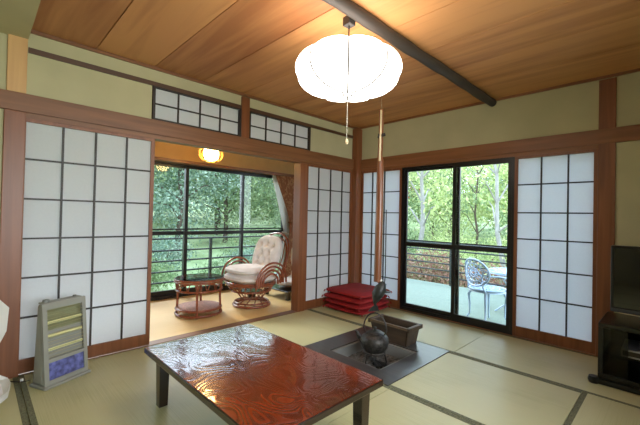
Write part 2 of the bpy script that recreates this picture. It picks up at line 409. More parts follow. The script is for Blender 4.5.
bmx.build('ash_bed', plain('grey_ash', (96, 92, 86), .95, var=.3, nscale=40), t, True)
# trivet
KX, KY = 1.36, -1.37
t = thing('trivet', 'black iron trivet standing in the hearth ash under the kettle', 'trivet', (KX, KY, -.105))
MB().tube([(.085 * math.cos(a * PI / 12), .085 * math.sin(a * PI / 12), .112) for a in range(24)], .006, 8, True).build('ring', IRON, t, True)
for k in range(3):
    a = k * 2 * PI / 3 + .4; MB().tube([(.085 * math.cos(a), .085 * math.sin(a), .112), (.1 * math.cos(a), .1 * math.sin(a), .05), (.095 * math.cos(a), .095 * math.sin(a), -.015)], .006, 8).build('leg', IRON, t, True)
for k in range(7):
    a = random.random() * 6.28; r = random.random() * .07
    o = MB().tube([(-.045, 0, 0), (.045, .0, .004)], [.012, .014], 8).build('charcoal_piece', plain('charcoal', (30, 28, 27), .8) if k == 0 else bpy.data.materials['charcoal'], None, False)
    o.location = (KX + r * math.cos(a) * 1.2, KY + r * math.sin(a), -.082 + .006 * (k % 3)); o.rotation_euler = (0, .1, a)
    tag(o, 'short black piece of charcoal lying in the hearth under the kettle', 'charcoal', 'charcoal pieces in the hearth')
# kettle
t = thing('iron_kettle', 'dark cast iron kettle with arched handle over the sunken hearth', 'kettle', (KX, KY, .012), math.radians(200))
MB().lathe([(0, 0), (.06, 0), (.085, .01), (.108, .045), (.118, .085), (.112, .12), (.09, .148), (.066, .158), (.066, .150), (0, .150)], 32).build('body', IRON, t, True)
lid = MB().lathe([(.064, .150), (.070, .160), (.05, .172), (.02, .178), (0, .178)], 28).lathe([(0, .176), (.007, .178), (.007, .188), (.014, .196), (.012, .206), (0, .209)], 14).build('lid', IRON, t, True)
MB().tube([(.10, 0, .07), (.135, 0, .095), (.15, 0, .125), (.168, 0, .145)], [.026, .019, .014, .011], 12).build('spout', IRON, t, True)
MB().tube([(.082, 0, .148)] + [(.098 * math.cos(a), 0, .185 + .135 * math.sin(a)) for a in [PI * k / 14 for k in range(15)]] + [(-.082, 0, .148)], [.005] + [.0065] * 15 + [.005], 8).build('handle', IRON, t, True)
# ------------------------------------------------------------------ hanging hearth rod
t = thing('hearth_hanger', 'tall wooden pothook rod hanging above the sunken hearth', 'pothook', (1.31, -1.27, 0))
BAM = wood('brown_bamboo', (104, 60, 36), (138, 84, 50), (20, 20, 2), .35, coat=.3)
BAM_HI = wood('bamboo_highlight', (196, 176, 136), (226, 208, 170), (20, 20, 2), .3, coat=.4)
MB().tube([(0, 0, 1.62), (0, 0, 1.55), (0, 0, 1.2), (-.006, 0, .575)], [.024, .031, .033, .033], 16).build('lower_tube', BAM, t, True)
MB().tube([(-.006, -.004, 1.6), (.0, 0, 1.84), (.0, 0, 2.07)], [.022, .021, .020], 14).build('upper_tube', BAM, t, True)
MB().tube([(.012, -.028, 1.62), (.014, -.026, 1.84), (.014, -.024, 2.06)], [.010, .009, .008], 10).build('highlight_strip', BAM_HI, t, True)  # pale strip imitating the highlight along the brown upper tube
MB().tube([(-.024, 0, 1.835), (0, -.02, 1.842), (.045, .0, 1.85)], [.012, .022, .012], 10).build('knot', DARKW, t, True)
MB().lathe([(0, 1.60), (.026, 1.60), (.028, 1.63), (.018, 1.65), (0, 1.65)], 14).build('collar', BAM, t, True)
MB().tube([(.0, 0, 2.05), (0, 0, H)], .0015, 6).build('suspension_wire', plain('fine_steel_wire', (150, 135, 110), .4), t)
MB().tube([(.05, .03, 1.2), (.052, .03, .62), (.045, .02, .50)], .0045, 8).build('hook_rod', IRON, t, True)
MB().tube([(.008, -.02, .585), (-.02, 0, .60), (-.025, .02, .585), (-.01, .03, .56)], .012, 8).build('wooden_stop', wood('orange_stop_wood', (190, 100, 50), (205, 120, 64), (9, 9, 9), .5), t, True)
# wooden fish cross piece
fi = thing('wooden_fish', 'dark carved wooden fish hanging at the lower end of the pothook', 'carved fish', (1.31 - .006, -1.27, 0))
FW = plain('dark_green_brown_carved_wood', (34, 36, 32), .45, var=.25, nscale=30)
MB().tube([(.02, .02, .585), (.03, .03, .555), (.02, .015, .51), (0.0, 0, .46), (-.01, -.005, .415), (-.015, -.012, .385), (-.01, -.01, .36)], [.014, .035, .052, .05, .03, .014, .010], 14).build('body', FW, fi, True)
MB().hexa([(-.02, -.03, .365), (0, .0, .37), (.0, .004, .37), (-.024, -.026, .365)], [(-.05, -.065, .315), (.0, .03, .315), (.0, .034, .315), (-.054, -.061, .315)]).build('tail', FW, fi)
MB().hexa([(.03, .05, .50), (.035, .05, .50), (.04, .055, .47), (.035, .055, .47)], [(.075, .10, .485), (.08, .10, .485), (.075, .09, .475), (.07, .09, .475)]).build('fin', FW, fi)
MB().ball((.02, .008, .588), .018, (1.3, 1, .7)).build('white_knot', plain('white_cord', (220, 220, 215), .8), fi, True)
# ------------------------------------------------------------------ kindling box
t = thing('kindling_box', 'open dark wooden box with flared sides standing behind the kettle', 'wooden box', (1.30, -.985, .006))
BX = wood('old_dark_box_wood', (50, 38, 26), (78, 60, 42), (3, 20, 20), .55)
hb, hw, HT = .175, .085, .165; tb, tw = .20, .105
def panel(p0, p1, p2, p3, th, nrm):
    n_ = Vector(nrm) * th
    a = [Vector(p) for p in (p0, p1, p2, p3)]
    return MB().hexa(a, [p + n_ for p in a])
panel((-hb, -hw, 0), (hb, -hw, 0), (tb, -tw, HT), (-tb, -tw, HT), .013, (0, 1, 0)).build('side_board', BX, t)
panel((-hb, hw, 0), (hb, hw, 0), (tb, tw, HT), (-tb, tw, HT), .013, (0, -1, 0)).build('side_board', BX, t)
panel((-hb, -hw, 0), (-hb, hw, 0), (-tb, tw, HT), (-tb, -tw, HT), .013, (1, 0, 0)).build('end_board', BX, t)
panel((hb, -hw, 0), (hb, hw, 0), (tb, tw, HT), (tb, -tw, HT), .013, (-1, 0, 0)).build('end_board', BX, t)
MB().box((-hb + .01, -hw + .01, .002), (hb - .01, hw - .01, .014)).build('bottom_board', BX, t)
r_ = MB()
r_.box((-tb - .006, -tw - .006, HT - .018), (tb + .006, -tw + .012, HT + .004)).box((-tb - .006, tw - .012, HT - .018), (tb + .006, tw + .006, HT + .004)).box((-tb - .006, -tw, HT - .018), (-tb + .012, tw, HT + .004)).box((tb - .012, -tw, HT - .018), (tb + .006, tw, HT + .004))
r_.build('rim', wood('worn_rim_wood', (84, 66, 46), (110, 88, 62), (3, 20, 20), .5), t)
MB().box((tb, -tw - .01, HT - .03), (tb + .022, tw + .01, HT + .006), .004).build('handle', BX, t)
MB().box((-tb - .022, -tw - .01, HT - .03), (-tb, tw + .01, HT + .006), .004).build('handle', BX, t)

# ------------------------------------------------------------------ low lacquered table
def table_mat():
    q = N('red_lacquered_burr_wood'); co = q.coords((1.0, 1.5, 1))
    n1 = q.n('ShaderNodeTexNoise', Scale=3.2, Detail=1.2, Distortion=.5); q.l(co, n1.inputs['Vector'])
    mu = q.n('ShaderNodeMath', operation='MULTIPLY'); mu.inputs[1].default_value = 120; q.l(n1.outputs[0], mu.inputs[0])
    si = q.n('ShaderNodeMath', operation='SINE'); q.l(mu.outputs[0], si.inputs[0])
    n2 = q.n('ShaderNodeTexNoise', Scale=2.2, Detail=3.0); q.l(co, n2.inputs['Vector'])
    mx = q.n('ShaderNodeMath', operation='MULTIPLY'); mx.inputs[1].default_value = .13; q.l(si.outputs[0], mx.inputs[0])
    ad = q.n('ShaderNodeMath', operation='ADD'); q.l(mx.outputs[0], ad.inputs[0]); q.l(n2.outputs[0], ad.inputs[1])
    q.l(q.ramp(ad.outputs[0], [(.28, s2l((70, 24, 12))), (.5, s2l((122, 44, 20))), (.75, s2l((146, 58, 28)))]), q.b.inputs['Base Color'])
    q.b.inputs['Roughness'].default_value = .2; q.b.inputs['IOR'].default_value = 1.6; q.b.inputs['Coat Weight'].default_value = 1; q.b.inputs['Coat IOR'].default_value = 1.6; q.b.inputs['Coat Roughness'].default_value = .06
    b = q.n('ShaderNodeBump', Strength=.09, Distance=.0015); q.l(si.outputs[0], b.inputs['Height']); q.l(b.outputs[0], q.b.inputs['Normal']); q.l(b.outputs[0], q.b.inputs['Coat Normal'])
    return q.m
TX0, TX1, TY0, TY1, TZ = .945, 2.128, -3.055, -2.335, .34
t = thing('low_table', 'low red lacquered table with swirling grain and dark edge', 'table', ((TX0 + TX1) / 2, (TY0 + TY1) / 2, .0015))
lx, ly = (TX1 - TX0) / 2, (TY1 - TY0) / 2; zt = TZ - .0015
MB().box((-lx + .004, -ly + .004, zt - .012), (lx - .004, ly - .004, zt), .003).build('tabletop', table_mat(), t)
MB().box((-lx, -ly, zt - .034), (lx, ly, zt - .0015), .005).build('edge_rim', LACQ_D, t)
MB().box((-lx + .06, -ly + .07, zt - .075), (lx - .06, -ly + .09, zt - .03)).box((-lx + .06, ly - .09, zt - .075), (lx - .06, ly - .07, zt - .03)).box((-lx + .06, -ly + .09, zt - .075), (-lx + .08, ly - .09, zt - .03)).box((lx - .08, -ly + .09, zt - .075), (lx - .06, ly - .09, zt - .03)).build('apron', LACQ_D, t)
for sx_ in (-1, 1):
    for sy_ in (-1, 1):
        cx, cy = sx_ * (lx - .07), sy_ * (ly - .085)
        MB().hexa([(cx - .024, cy - .024, 0), (cx + .024, cy - .024, 0), (cx + .024, cy + .024, 0), (cx - .024, cy + .024, 0)], [(cx - .03, cy - .03, zt - .03), (cx + .03, cy - .03, zt - .03), (cx + .03, cy + .03, zt - .03), (cx - .03, cy + .03, zt - .03)]).build('leg', LACQ_D, t)

# ------------------------------------------------------------------ red floor cushions
labs = ['red floor cushion lying directly on the tatami, lowest of the corner stack', 'red floor cushion second from the bottom of the corner stack',
        'red floor cushion second from the top of the corner stack', 'red floor cushion on top of the corner stack, its whole face showing']
for k in range(4):
    t = thing('floor_cushion', labs[k], 'floor cushion', (.345 + .014 * (k % 2), -.375 - .012 * (k % 3), .002 + k * .064), [.05, -.04, .03, -.02][k], 'red floor cushions stacked in the corner')
    MB().pillow((0, 0, .036), .30, .30, .038, 12, 9).build('cushion_body', RED, t, True)
    cb_ = [Vector((sx_ * .283, sy_ * .283, .034)) for sx_ in (-1, 1) for sy_ in (-1, 1)]
    for c in cb_: MB().tube([c, c + Vector((c.x * .02, c.y * .02, -.004)), c + Vector((c.x * .045, c.y * .045, -.022))], [.006, .007, .008], 8).build('tassel', RED, t, True)

# ------------------------------------------------------------------ electric heater
t = thing('electric_heater', 'grey upright electric heater with barred front standing before the left shoji screen', 'heater', (.225, -3.335, .001), math.atan2(-.27, .155) + PI / 2 + PI)
HG = plain('warm_grey_plastic', (142, 141, 130), .4, var=.03)
t.rotation_euler = (0, 0, math.radians(25)); t.location = (.225, -3.35, .001)   # local +x is the front
def ring(y0, y1, x0, x1, z): return [(x0, y0, z), (x1, y0, z), (x1, y1, z), (x0, y1, z)]
def frustum(b, r0, r1): return b.hexa(r0, r1)
q = MB(); hw = .14
frustum(q, ring(-hw - .004, hw + .004, -.04, .07, 0.02), ring(-hw + .010, hw - .010, -.035, .008, .525))       # back shell
bs = q.build('back_shell', HG, t); bm_ = bs.modifiers.new('round', 'BEVEL'); bm_.width = .018; bm_.segments = 4
def fx(z): return .078 - .05 * (z - .02) / .505    # sloping front surface
def hy(z): return hw + .006 - .018 * (z - .02) / .505
q = MB()
def bar(b, ya, yb, za, zb, d0=-.012, d1=.006):
    b.hexa([(fx(za) + d0, ya, za), (fx(za) + d1, ya, za), (fx(za) + d1, yb, za), (fx(za) + d0, yb, za)], [(fx(zb) + d0, ya, zb), (fx(zb) + d1, ya, zb), (fx(zb) + d1, yb, zb), (fx(zb) + d0, yb, zb)])
bar(q, -hw, -hw + .028, .02, .53); bar(q, hw - .024, hw, .02, .53); bar(q, -hw + .028, hw - .024, .02, .045); bar(q, -hw + .028, hw - .024, .155, .178); bar(q, -hw + .028, hw - .024, .49, .53)
q.build('front_frame', HG, t)
q = MB(); bar(q, -hw + .028, hw - .024, .178, .49, -.022, -.016); q.build('reflector', plain('brushed_reflector', (150, 148, 110), .35, metal=.6), t)
q = MB(); bar(q, -hw + .028, hw - .024, .045, .155, -.01, -.002); q.build('control_panel', plain('blue_grey_control_panel', (92, 96, 150), .3, var=.3, nscale=30), t)
for k in range(3): 
    z = .235 + .085 * k; MB().tube([(fx(z) - .006, -hw + .03, z), (fx(z) - .006, hw - .028, z)], .009, 10).build('heating_tube', plain('cream_quartz_tube', (214, 210, 150), .3) if k == 0 else bpy.data.materials['cream_quartz_tube'], t, True)
q = MB()
for k in range(13): z = .19 + .024 * k; q.tube([(fx(z) + .004, -hw + .02, z), (fx(z) + .004, hw - .02, z)], .0016, 6)
q.build('wire_guard', plain('guard_wire', (170, 165, 130), .3, metal=.7), t)
q = MB(); q.box((-.03, -.125, .525), (.025, .125, .534), .003); q.build('top_cap', HG, t)
MB().lathe([(0, .534), (.02, .534), (.018, .548), (0, .55)], 16, (-.005, -.095, 0)).build('dial', plain('grey_dial', (110, 110, 104), .4), t, True)
MB().lathe([(0, .534), (.012, .534), (.011, .544), (0, .545)], 16, (-.005, .09, 0)).build('button', bpy.data.materials['grey_dial'], t, True)
MB().box((-.055, -.15, 0), (.10, .15, .02), .006).build('base', HG, t)
co = MB().tube([(.16, -3.50, .012), (.20, -3.53, .03), (.24, -3.545, .05), (.20, -3.56, .035), (.14, -3.55, .012), (.05, -3.62, .006)], .0035, 6).build('power_cord', plain('black_cord', (22, 22, 22), .5), None, True)
tag(co, 'thin black power cord lying behind the grey heater', 'cord')
MB().box((.215, -3.553, .046), (.238, -3.535, .06), .003).build('cord_switch', plain('white_plug', (220, 220, 215), .4), co)

# ------------------------------------------------------------------ white legless chairs
WHITE = plain('white_moulded_shell', (222, 220, 212), .5, var=.02)
def floor_chair(label, loc, rz, m=WHITE):
    t = thing('legless_chair', label, 'floor chair', loc, rz, 'white legless floor chairs')
    # side profile in local x (forward) / z
    prof = [(.20, .035), (.10, .022), (-.05, .02), (-.14, .035), (-.19, .10), (-.21, .22), (-.225, .36), (-.24, .50), (-.25, .60)]
    q = MB(); wds = [.15, .19, .21, .2, .15, .13, .19, .20, .12]; th = .035; L = []
    for i, ((x, z), wd) in enumerate(zip(prof, wds)):
        a = prof[max(0, i - 1)]; b = prof[min(len(prof) - 1, i + 1)]; tx, tz = b[0] - a[0], b[1] - a[1]; l_ = math.hypot(tx, tz); nx, nz = tz / l_, -tx / l_
        if nx < 0 and i > 4: nx, nz = -nx, -nz
        if i <= 4 and nz < 0: nx, nz = -nx, -nz
        row = []
        for s in range(9):
            u = -1 + s / 4; cu = .03 * u * u
            row.append((x + nx * cu, u * wd, z + nz * cu))
        L.append((row, (nx, nz)))
    top = [[q.bm.verts.new((p[0] + n_[0] * th, p[1], p[2] + n_[1] * th)) for p in row] for row, n_ in L]
    bot = [[q.bm.verts.new(p) for p in row] for row, n_ in L]
    nI = len(L)
    for i in range(nI - 1):
        for s in range(8):
            q.bm.faces.new([top[i][s], top[i][s + 1], top[i + 1][s + 1], top[i + 1][s]]); q.bm.faces.new([bot[i][s], bot[i + 1][s], bot[i + 1][s + 1], bot[i][s + 1]])
        for s in (0, 8): q.bm.faces.new([top[i][s], top[i + 1][s], bot[i + 1][s], bot[i][s]])
    for s in range(8):
        q.bm.faces.new([top[0][s], bot[0][s], bot[0][s + 1], top[0][s + 1]]); q.bm.faces.new([top[-1][s], top[-1][s + 1], bot[-1][s + 1], bot[-1][s]])
    q.build('shell', m, t, True)
    MB().pillow((.05, 0, .075), .17, .17, .03, 8, 5).build('seat_pad', CREAM, t, True)
    return t
floor_chair('white legless chair cut off by the left picture edge, on the tatami', (.36, -3.812, .004), math.radians(0))
floor_chair('white legless chair on a dark block behind the rattan chair, by the curtain', (-.80, -.50, .115), math.radians(-90))
t = thing('low_stand', 'low dark wooden stand under the white legless chair on the veranda', 'stand', (-.80, -.53, -.01))
MB().box((-.28, -.24, .10), (.28, .24, .12), .004).build('top', LACQ_D, t)
for sx_ in (-1, 1):
    for sy_ in (-1, 1): MB().box((sx_ * .27, sy_ * .23, 0), (sx_ * .22, sy_ * .18, .10)).build('leg', LACQ_D, t)

# ------------------------------------------------------------------ rattan side table
t = thing('rattan_table', 'round rattan side table with glass top on the veranda', 'side table', (-.72, -1.92, -.01))
def circ(r, z, n=32, c=(0, 0)): return [(c[0] + r * math.cos(2 * PI * k / n), c[1] + r * math.sin(2 * PI * k / n), z) for k in range(n)]
Rt = .26
q = MB(); q.tube(circ(Rt, .40), .013, 8, True).tube(circ(Rt + .008, .378), .009, 8, True); q.build('top_ring', RATTAN, t, True)
MB().tube(circ(Rt - .008, .285), .011, 8, True).build('lower_ring', RATTAN, t, True)
MB().lathe([(0, .404), (Rt + .004, .404), (Rt + .006, .409), (Rt + .004, .414), (0, .414)], 40).build('glass_top', glass('green_table_glass', (.90, .97, .94, 1), 1.0), t)
q = MB()
for k in range(30):
    a = 2 * PI * k / 30; a2 = a + .09 * (1 if k % 2 else -1)
    q.tube([((Rt - .005) * math.cos(a), (Rt - .005) * math.sin(a), .375), ((Rt - .012) * math.cos(a2), (Rt - .012) * math.sin(a2), .288)], .005, 6)
q.build('slat_band', RATTAN, t, True)
for k in range(4):
    a = PI / 4 + k * PI / 2 + .25
    MB().tube([((Rt - .02) * math.cos(a), (Rt - .02) * math.sin(a), .39), ((Rt - .03) * math.cos(a), (Rt - .03) * math.sin(a), .2), ((Rt - .02) * math.cos(a), (Rt - .02) * math.sin(a), 0.0)], .013, 10).build('leg', RATTAN, t, True)
MB().tube(circ(Rt - .012, .075), .011, 8, True).tube(circ(Rt - .01, .02), .013, 8, True).build('base_ring', RATTAN, t, True)
MB().lathe([(0, .078), (Rt - .02, .078), (Rt - .02, .088), (0, .09)], 36).build('shelf', plain('woven_shelf', (170, 110, 88), .5, var=.2, nscale=60), t)
# ------------------------------------------------------------------ rattan swivel chair
t = thing('rattan_armchair', 'swivelling rattan armchair with tufted cream cushions on the veranda', 'armchair', (-.66, -1.245, -.01), math.radians(4))
# local: faces -y
q = MB(); q.tube(circ(.225, .018), .016, 10, True).tube(circ(.21, .05), .011, 8, True); q.build('base_ring', RATTAN, t, True)
q = MB()
for k in range(12):
    a = 2 * PI * k / 12; b = a + .5
    q.tube([(.215 * math.cos(a), .215 * math.sin(a), .03), (.13 * math.cos((a + b) / 2), .13 * math.sin((a + b) / 2), .09), (.20 * math.cos(b), .20 * math.sin(b), .185)], .008, 6)
q.build('base_struts', RATTAN, t, True)
MB().lathe([(0, .10), (.05, .10), (.05, .16), (.14, .17), (.14, .185), (0, .185)], 20).build('swivel', LACQ_D, t, True)
q = MB(); ov = [(.315 * math.cos(2 * PI * k / 32), .30 * math.sin(2 * PI * k / 32) - .02, 0) for k in range(32)]
for z, r in ((.20, .80), (.285, 1.0), (.305, 1.02)): q.tube([(p[0] * r, p[1] * r, z) for p in ov], .012, 8, True)
q.build('seat_frame', RATTAN, t, True)
q = MB()
for k in range(26):
    a = 2 * PI * k / 26; q.tube([(.25 * math.cos(a), .24 * math.sin(a) - .02, .20), (.31 * math.cos(a + .1), .295 * math.sin(a + .1) - .02, .29)], .006, 6)
q.build('seat_slats', RATTAN, t, True)
for s in (-1, 1):
    q = MB()
    for j, (rr, xo) in enumerate(((1.0, 0), (.84, .012), (.68, .02), (.52, .025))):
        pts = []
        for k in range(15):
            a = PI * k / 14
            pts.append((s * (.335 + .012 * math.sin(a) - xo + .02), .02 - .235 * rr * math.cos(a) * 1.0, .28 + .27 * rr * math.sin(a) ** .8 + .03 * (k / 14) * rr))
        q.tube(pts, .013, 8)
    q.build('arm', RATTAN, t, True)
# back frame leaning backwards
def bk(u, v, off=0):  # u -1..1 across, v 0..1 up
    return (u * .30, .22 + .20 * v + off, .30 + .60 * v)
q = MB()
for sc in (1.0, .9):
    pts = []
    for k in range(21):
        a = PI * k / 20; u = math.cos(a); v = .12 + .88 * sc * (math.sin(a) ** .42)
        if k in (0, 20): v = 0
        pts.append(bk(u * sc, v))
    q.tube(pts, .014 if sc == 1 else .010, 8)
q.build('back_frame', RATTAN, t, True)
q = MB()
for u in (-.6, -.35, -.1, .1, .35, .6): q.tube([bk(u, 0), bk(u * 1.05, .5, .02), bk(u, .9)], .007, 6)
q.build('back_slats', RATTAN, t, True)
rm = Matrix.Rotation(math.radians(108), 3, 'X')
MB().pillow((0, -.03, .365), .30, .28, .065, 12, 3).build('seat_cushion', CREAM, t, True)
MB().pillow((0, -.07, .455), .27, .24, .05, 12, 3).build('upper_seat_cushion', CREAM, t, True)
tf = [(-.5, .45), (0, .5), (.5, .45), (-.3, 0), (.3, 0), (-.5, -.4), (0, -.42), (.5, -.4)]
lean = Matrix.Rotation(math.radians(72), 3, 'X')
bc = MB().pillow((0, .235, .63), .238, .25, .075, 22, 3, tf, lean).build('back_cushion', CREAM, t, True)
for (a, b) in tf:
    p = lean @ Vector((a * .238, b * .25, .02)) + Vector((0, .235, .63)); MB().ball(p, .014, sub=2).build('button', CREAM, bc, True)

# ------------------------------------------------------------------ curtain
def curtain_mat():
    q = N('patterned_brown_curtain'); v = q.n('ShaderNodeTexVoronoi', Scale=14.0); q.l(q.coords(), v.inputs['Vector'])
    n1 = q.n('ShaderNodeTexNoise', Scale=22.0, Detail=4.0); q.l(q.coords(), n1.inputs['Vector'])
    ad = q.n('ShaderNodeMath', operation='ADD'); q.l(v.outputs['Distance'], ad.inputs[0]); q.l(n1.outputs[0], ad.inputs[1])
    q.l(q.ramp(ad.outputs[0], [(.5, s2l((112, 72, 50))), (.8, s2l((186, 146, 108))), (1.0, s2l((146, 100, 72)))]), q.b.inputs['Base Color']); q.b.inputs['Roughness'].default_value = .85
    return q.m
def curtain(label, x, yl, yr, tie_l, tie_r, zt_, zm, m, name='curtain', amp=.018, folds=9):
    t = thing(name, label, 'curtain', (x, 0, 0))
    q = MB(); nu, nv = 90, 40; fr = []; bk_ = []
    for j in range(nv + 1):
        z = zt_ * (1 - j / nv) + .02
        f = max(0, min(1, (z - zm) / (zt_ - zm))) if z > zm else max(0, min(1, (zm - z) / zm)) * .45
        e_ = f ** 1.1
        a, b = tie_l + (yl - tie_l) * e_, tie_r + (yr - tie_r) * e_
        row, row2 = [], []
        for i in range(nu + 1):
            u = i / nu; xx = amp * math.sin(2 * PI * folds * u + .4 * math.sin(z * 3)) * (1 - .3 * (1 - e_))
            row.append(q.bm.verts.new((xx, a + (b - a) * u, z))); row2.append(q.bm.verts.new((xx - .004, a + (b - a) * u, z)))
        fr.append(row); bk_.append(row2)
    for j in range(nv):
        for i in range(nu):
            q.bm.faces.new([fr[j][i], fr[j][i + 1], fr[j + 1][i + 1], fr[j + 1][i]]); q.bm.faces.new([bk_[j][i], bk_[j + 1][i], bk_[j + 1][i + 1], bk_[j][i + 1]])
    q.build('cloth', m, t, True)
    MB().tube([(-.03, tie_l - .01, zm), (.035, tie_l, zm - .01), (.04, (tie_l + tie_r) / 2, zm - .03), (.035, tie_r, zm), (-.03, tie_r + .01, zm + .03)], .014, 8).build('tieback', m, t, True)
    return t
CURT = curtain_mat()
curtain('brown patterned curtain tied back at the right end of the veranda window', -1.53, -.24, .36, .08, .34, 1.78, 1.02, CURT)
curtain('thin white net curtain gathered beside the brown patterned curtain', -1.60, -.27, .10, .0, .12, 1.78, .85, paper('net_curtain_cloth', (235, 238, 238), .5), amp=.012)
t = sbox('trim_16', BEAMY, ((-1.64, -3.5, 1.80), (-1.49, .40, 1.84)))

# ------------------------------------------------------------------ lamps
t = thing('ceiling_lantern', 'large white ribbed paper lantern hanging from the ceiling pole', 'lantern', (1.725, -2.19, 0), math.radians(-3.4))
SH = emis('glowing_white_shade', (255, 250, 240), LANTERN)
prof = []
RLN = .322; zc, hh = 2.006, .134
for k in range(17):
    a = -PI / 2 + PI * k / 16
    prof.append((max(.0, RLN * max(0, math.cos(a)) ** .62), hh * math.sin(a) * (1.0)))
prof[0] = (0.02, prof[0][1]); prof[-1] = (0.02, prof[-1][1])
def scal(k, seg, z):
    ph = (k / seg * 8) % 1; d = abs(ph - .5) * 2
    return 1 - .085 * d ** 3
MB().lathe(prof, 120, (0, 0, zc), mod=scal).build('shade', SH, t, True)
q = MB()
for k in range(8):
    a = 2 * PI * k / 8; q.tube([((r * .915 + .003) * math.cos(a), (r * .915 + .003) * math.sin(a), zc + z) for r, z in prof], .0055, 6)
q.build('ribs', plain('rib_wire', (90, 84, 78), .5), t)
MB().tube([(0, 0, zc + .17), (0, 0, 2.29)], .004, 8).build('cord', BLACKM, t)
MB().box((-.028, -.028, 2.285), (.028, .028, 2.34), .004).build('ceiling_connector', plain('grey_brown_plastic', (54, 48, 44), .4), t)
MB().tube([(0.0, -.0, zc - .172), (0, 0, 1.60)], .0014, 6).build('pull_cord', plain('white_string', (225, 220, 205), .7), t)
MB().lathe([(0, 1.60), (.005, 1.60), (.011, 1.585), (.010, 1.57), (0, 1.565)], 12).build('pull_knob', plain('pale_wood_knob', (222, 200, 160), .5), t, True)
t = thing('veranda_lamp', 'small oval lantern with slatted sides glowing on the veranda ceiling', 'lamp', (-.9, -1.725, 0))
q = MB(); z_ = 1.87
q.lathe([(.06, -.078), (.08, -.06), (.09, -.02), (.092, 0), (.09, .02), (.08, .06), (.06, .078)], 28, (0, 0, z_)); q.build('globe', emis('warm_lamp_glow', (255, 214, 140), VERANDA_LAMP), t, True)
q = MB()
for k in range(16):
    a = 2 * PI * k / 16
    q.tube([((.062 + .083 * math.cos(b)) * math.cos(a), (.062 + .083 * math.cos(b)) * math.sin(a), z_ + .088 * math.sin(b)) for b in [-PI / 2 + PI * j / 10 for j in range(11)]], .004, 6)
q.tube(circ(.062, z_ + .088), .006, 8, True).tube(circ(.062, z_ - .088), .006, 8, True)
q.build('slats', plain('golden_lamp_slats', (226, 176, 84), .5), t, True)
MB().tube([(0, 0, z_ + .08), (0, 0, 2.2)], .006, 8).lathe([(0, 2.17), (.05, 2.17), (.05, 2.2), (0, 2.2)], 20).lathe([(0, z_ + .078), (.065, z_ + .078), (.065, z_ + .088), (0, z_ + .088)], 20).build('stem', plain('lamp_stem', (90, 66, 40), .5), t)
# ceiling pole
q = MB(); pr = []
pts = [(1.782, y, 2.340 + .003 * math.sin(y * 5)) for y in [(-3.55 + 3.56 * k / 24) for k in range(25)]]
rr = [.040 + .003 * math.sin(k * 2.1) for k in range(25)]
po = q.tube(pts, rr, 14).build('ceiling_pole', wood('grey_weathered_log', (44, 36, 31), (68, 58, 50), (14, 1.5, 14), .6), None, True)
tag(po, 'dark weathered log running under the ceiling above the lantern', 'pole')

# ------------------------------------------------------------------ television and its stand
t = thing('television_stand', 'black television stand with glass front at the right wall', 'television stand', (3.36, -.40, .001))
BK = plain('black_gloss_board', (10, 9, 9), .3, coat=.1)
hx, d0, d1 = .62, -.23, .22
MB().box((-hx, d0, .395), (hx, d1, .425), .004).build('top', BK, t)
MB().box((-hx, d0 + .01, .06), (-hx + .025, d1, .395)).build('side_panel', BK, t)
MB().box((hx - .025, d0 + .01, .06), (hx, d1, .395)).build('side_panel', BK, t)
MB().box((-hx + .025, d1 - .015, .06), (hx - .025, d1, .395)).build('back_panel', BK, t)
MB().box((-hx, d0, .04), (hx, d1, .075), .004).build('bottom_board', BK, t)
MB().box((-hx + .025, d0 + .06, .20), (hx - .025, d1 - .015, .213)).build('shelf', glass('smoky_shelf_glass', (.6, .65, .65, 1)), t)
MB().box((-hx + .03, d0 + .002, .08), (-hx + .16, d0 + .008, .39)).build('glass_door', glass('smoky_door_glass', (.55, .52, .45, 1)), t)
MB().box((-hx - .035, d0 - .02, 0), (hx + .035, d0 + .05, .04), .012).box((-hx - .035, d1 - .05, 0), (hx + .035, d1, .04), .012).build('base_rail', BK, t)
for s in (-1, 1): MB().lathe([(0, 0), (.03, 0), (.036, .02), (.03, .045), (0, .045)], 16, (s * (hx + .02), d0 + .0, 0)).build('foot', BK, t, True)
t = thing('media_player', 'silver media player on the shelf of the black television stand', 'media player', (3.07, -.44, .2145))
MB().box((-.21, -.15, 0), (.21, .15, .055), .004).build('case', plain('silver_case', (176, 178, 180), .35, metal=.5), t)
MB().box((-.20, -.153, .012), (.20, -.149, .044)).build('front_panel', BK, t)
t = thing('television', 'black flat television on the stand by the right wall', 'television', (3.24, -.36, .427))
MB().box((-.46, -.03, .045), (.46, .03, .535), .006).build('casing', plain('black_tv_plastic', (14, 14, 15), .3), t)
MB().box((-.44, -.034, .085), (.44, -.0295, .515)).build('screen', plain('dark_screen', (8, 9, 10), .12, coat=.6), t)
MB().box((-.455, -.036, .05), (.455, -.0295, .072), .002).build('lower_bezel', plain('grey_bezel', (60, 62, 66), .35), t)
MB().box((-.04, -.02, .0), (.04, .02, .06)).lathe([(0, 0), (.17, 0), (.16, .012), (0, .014)], 28, sy=.6).build('stand_foot', BK, t)

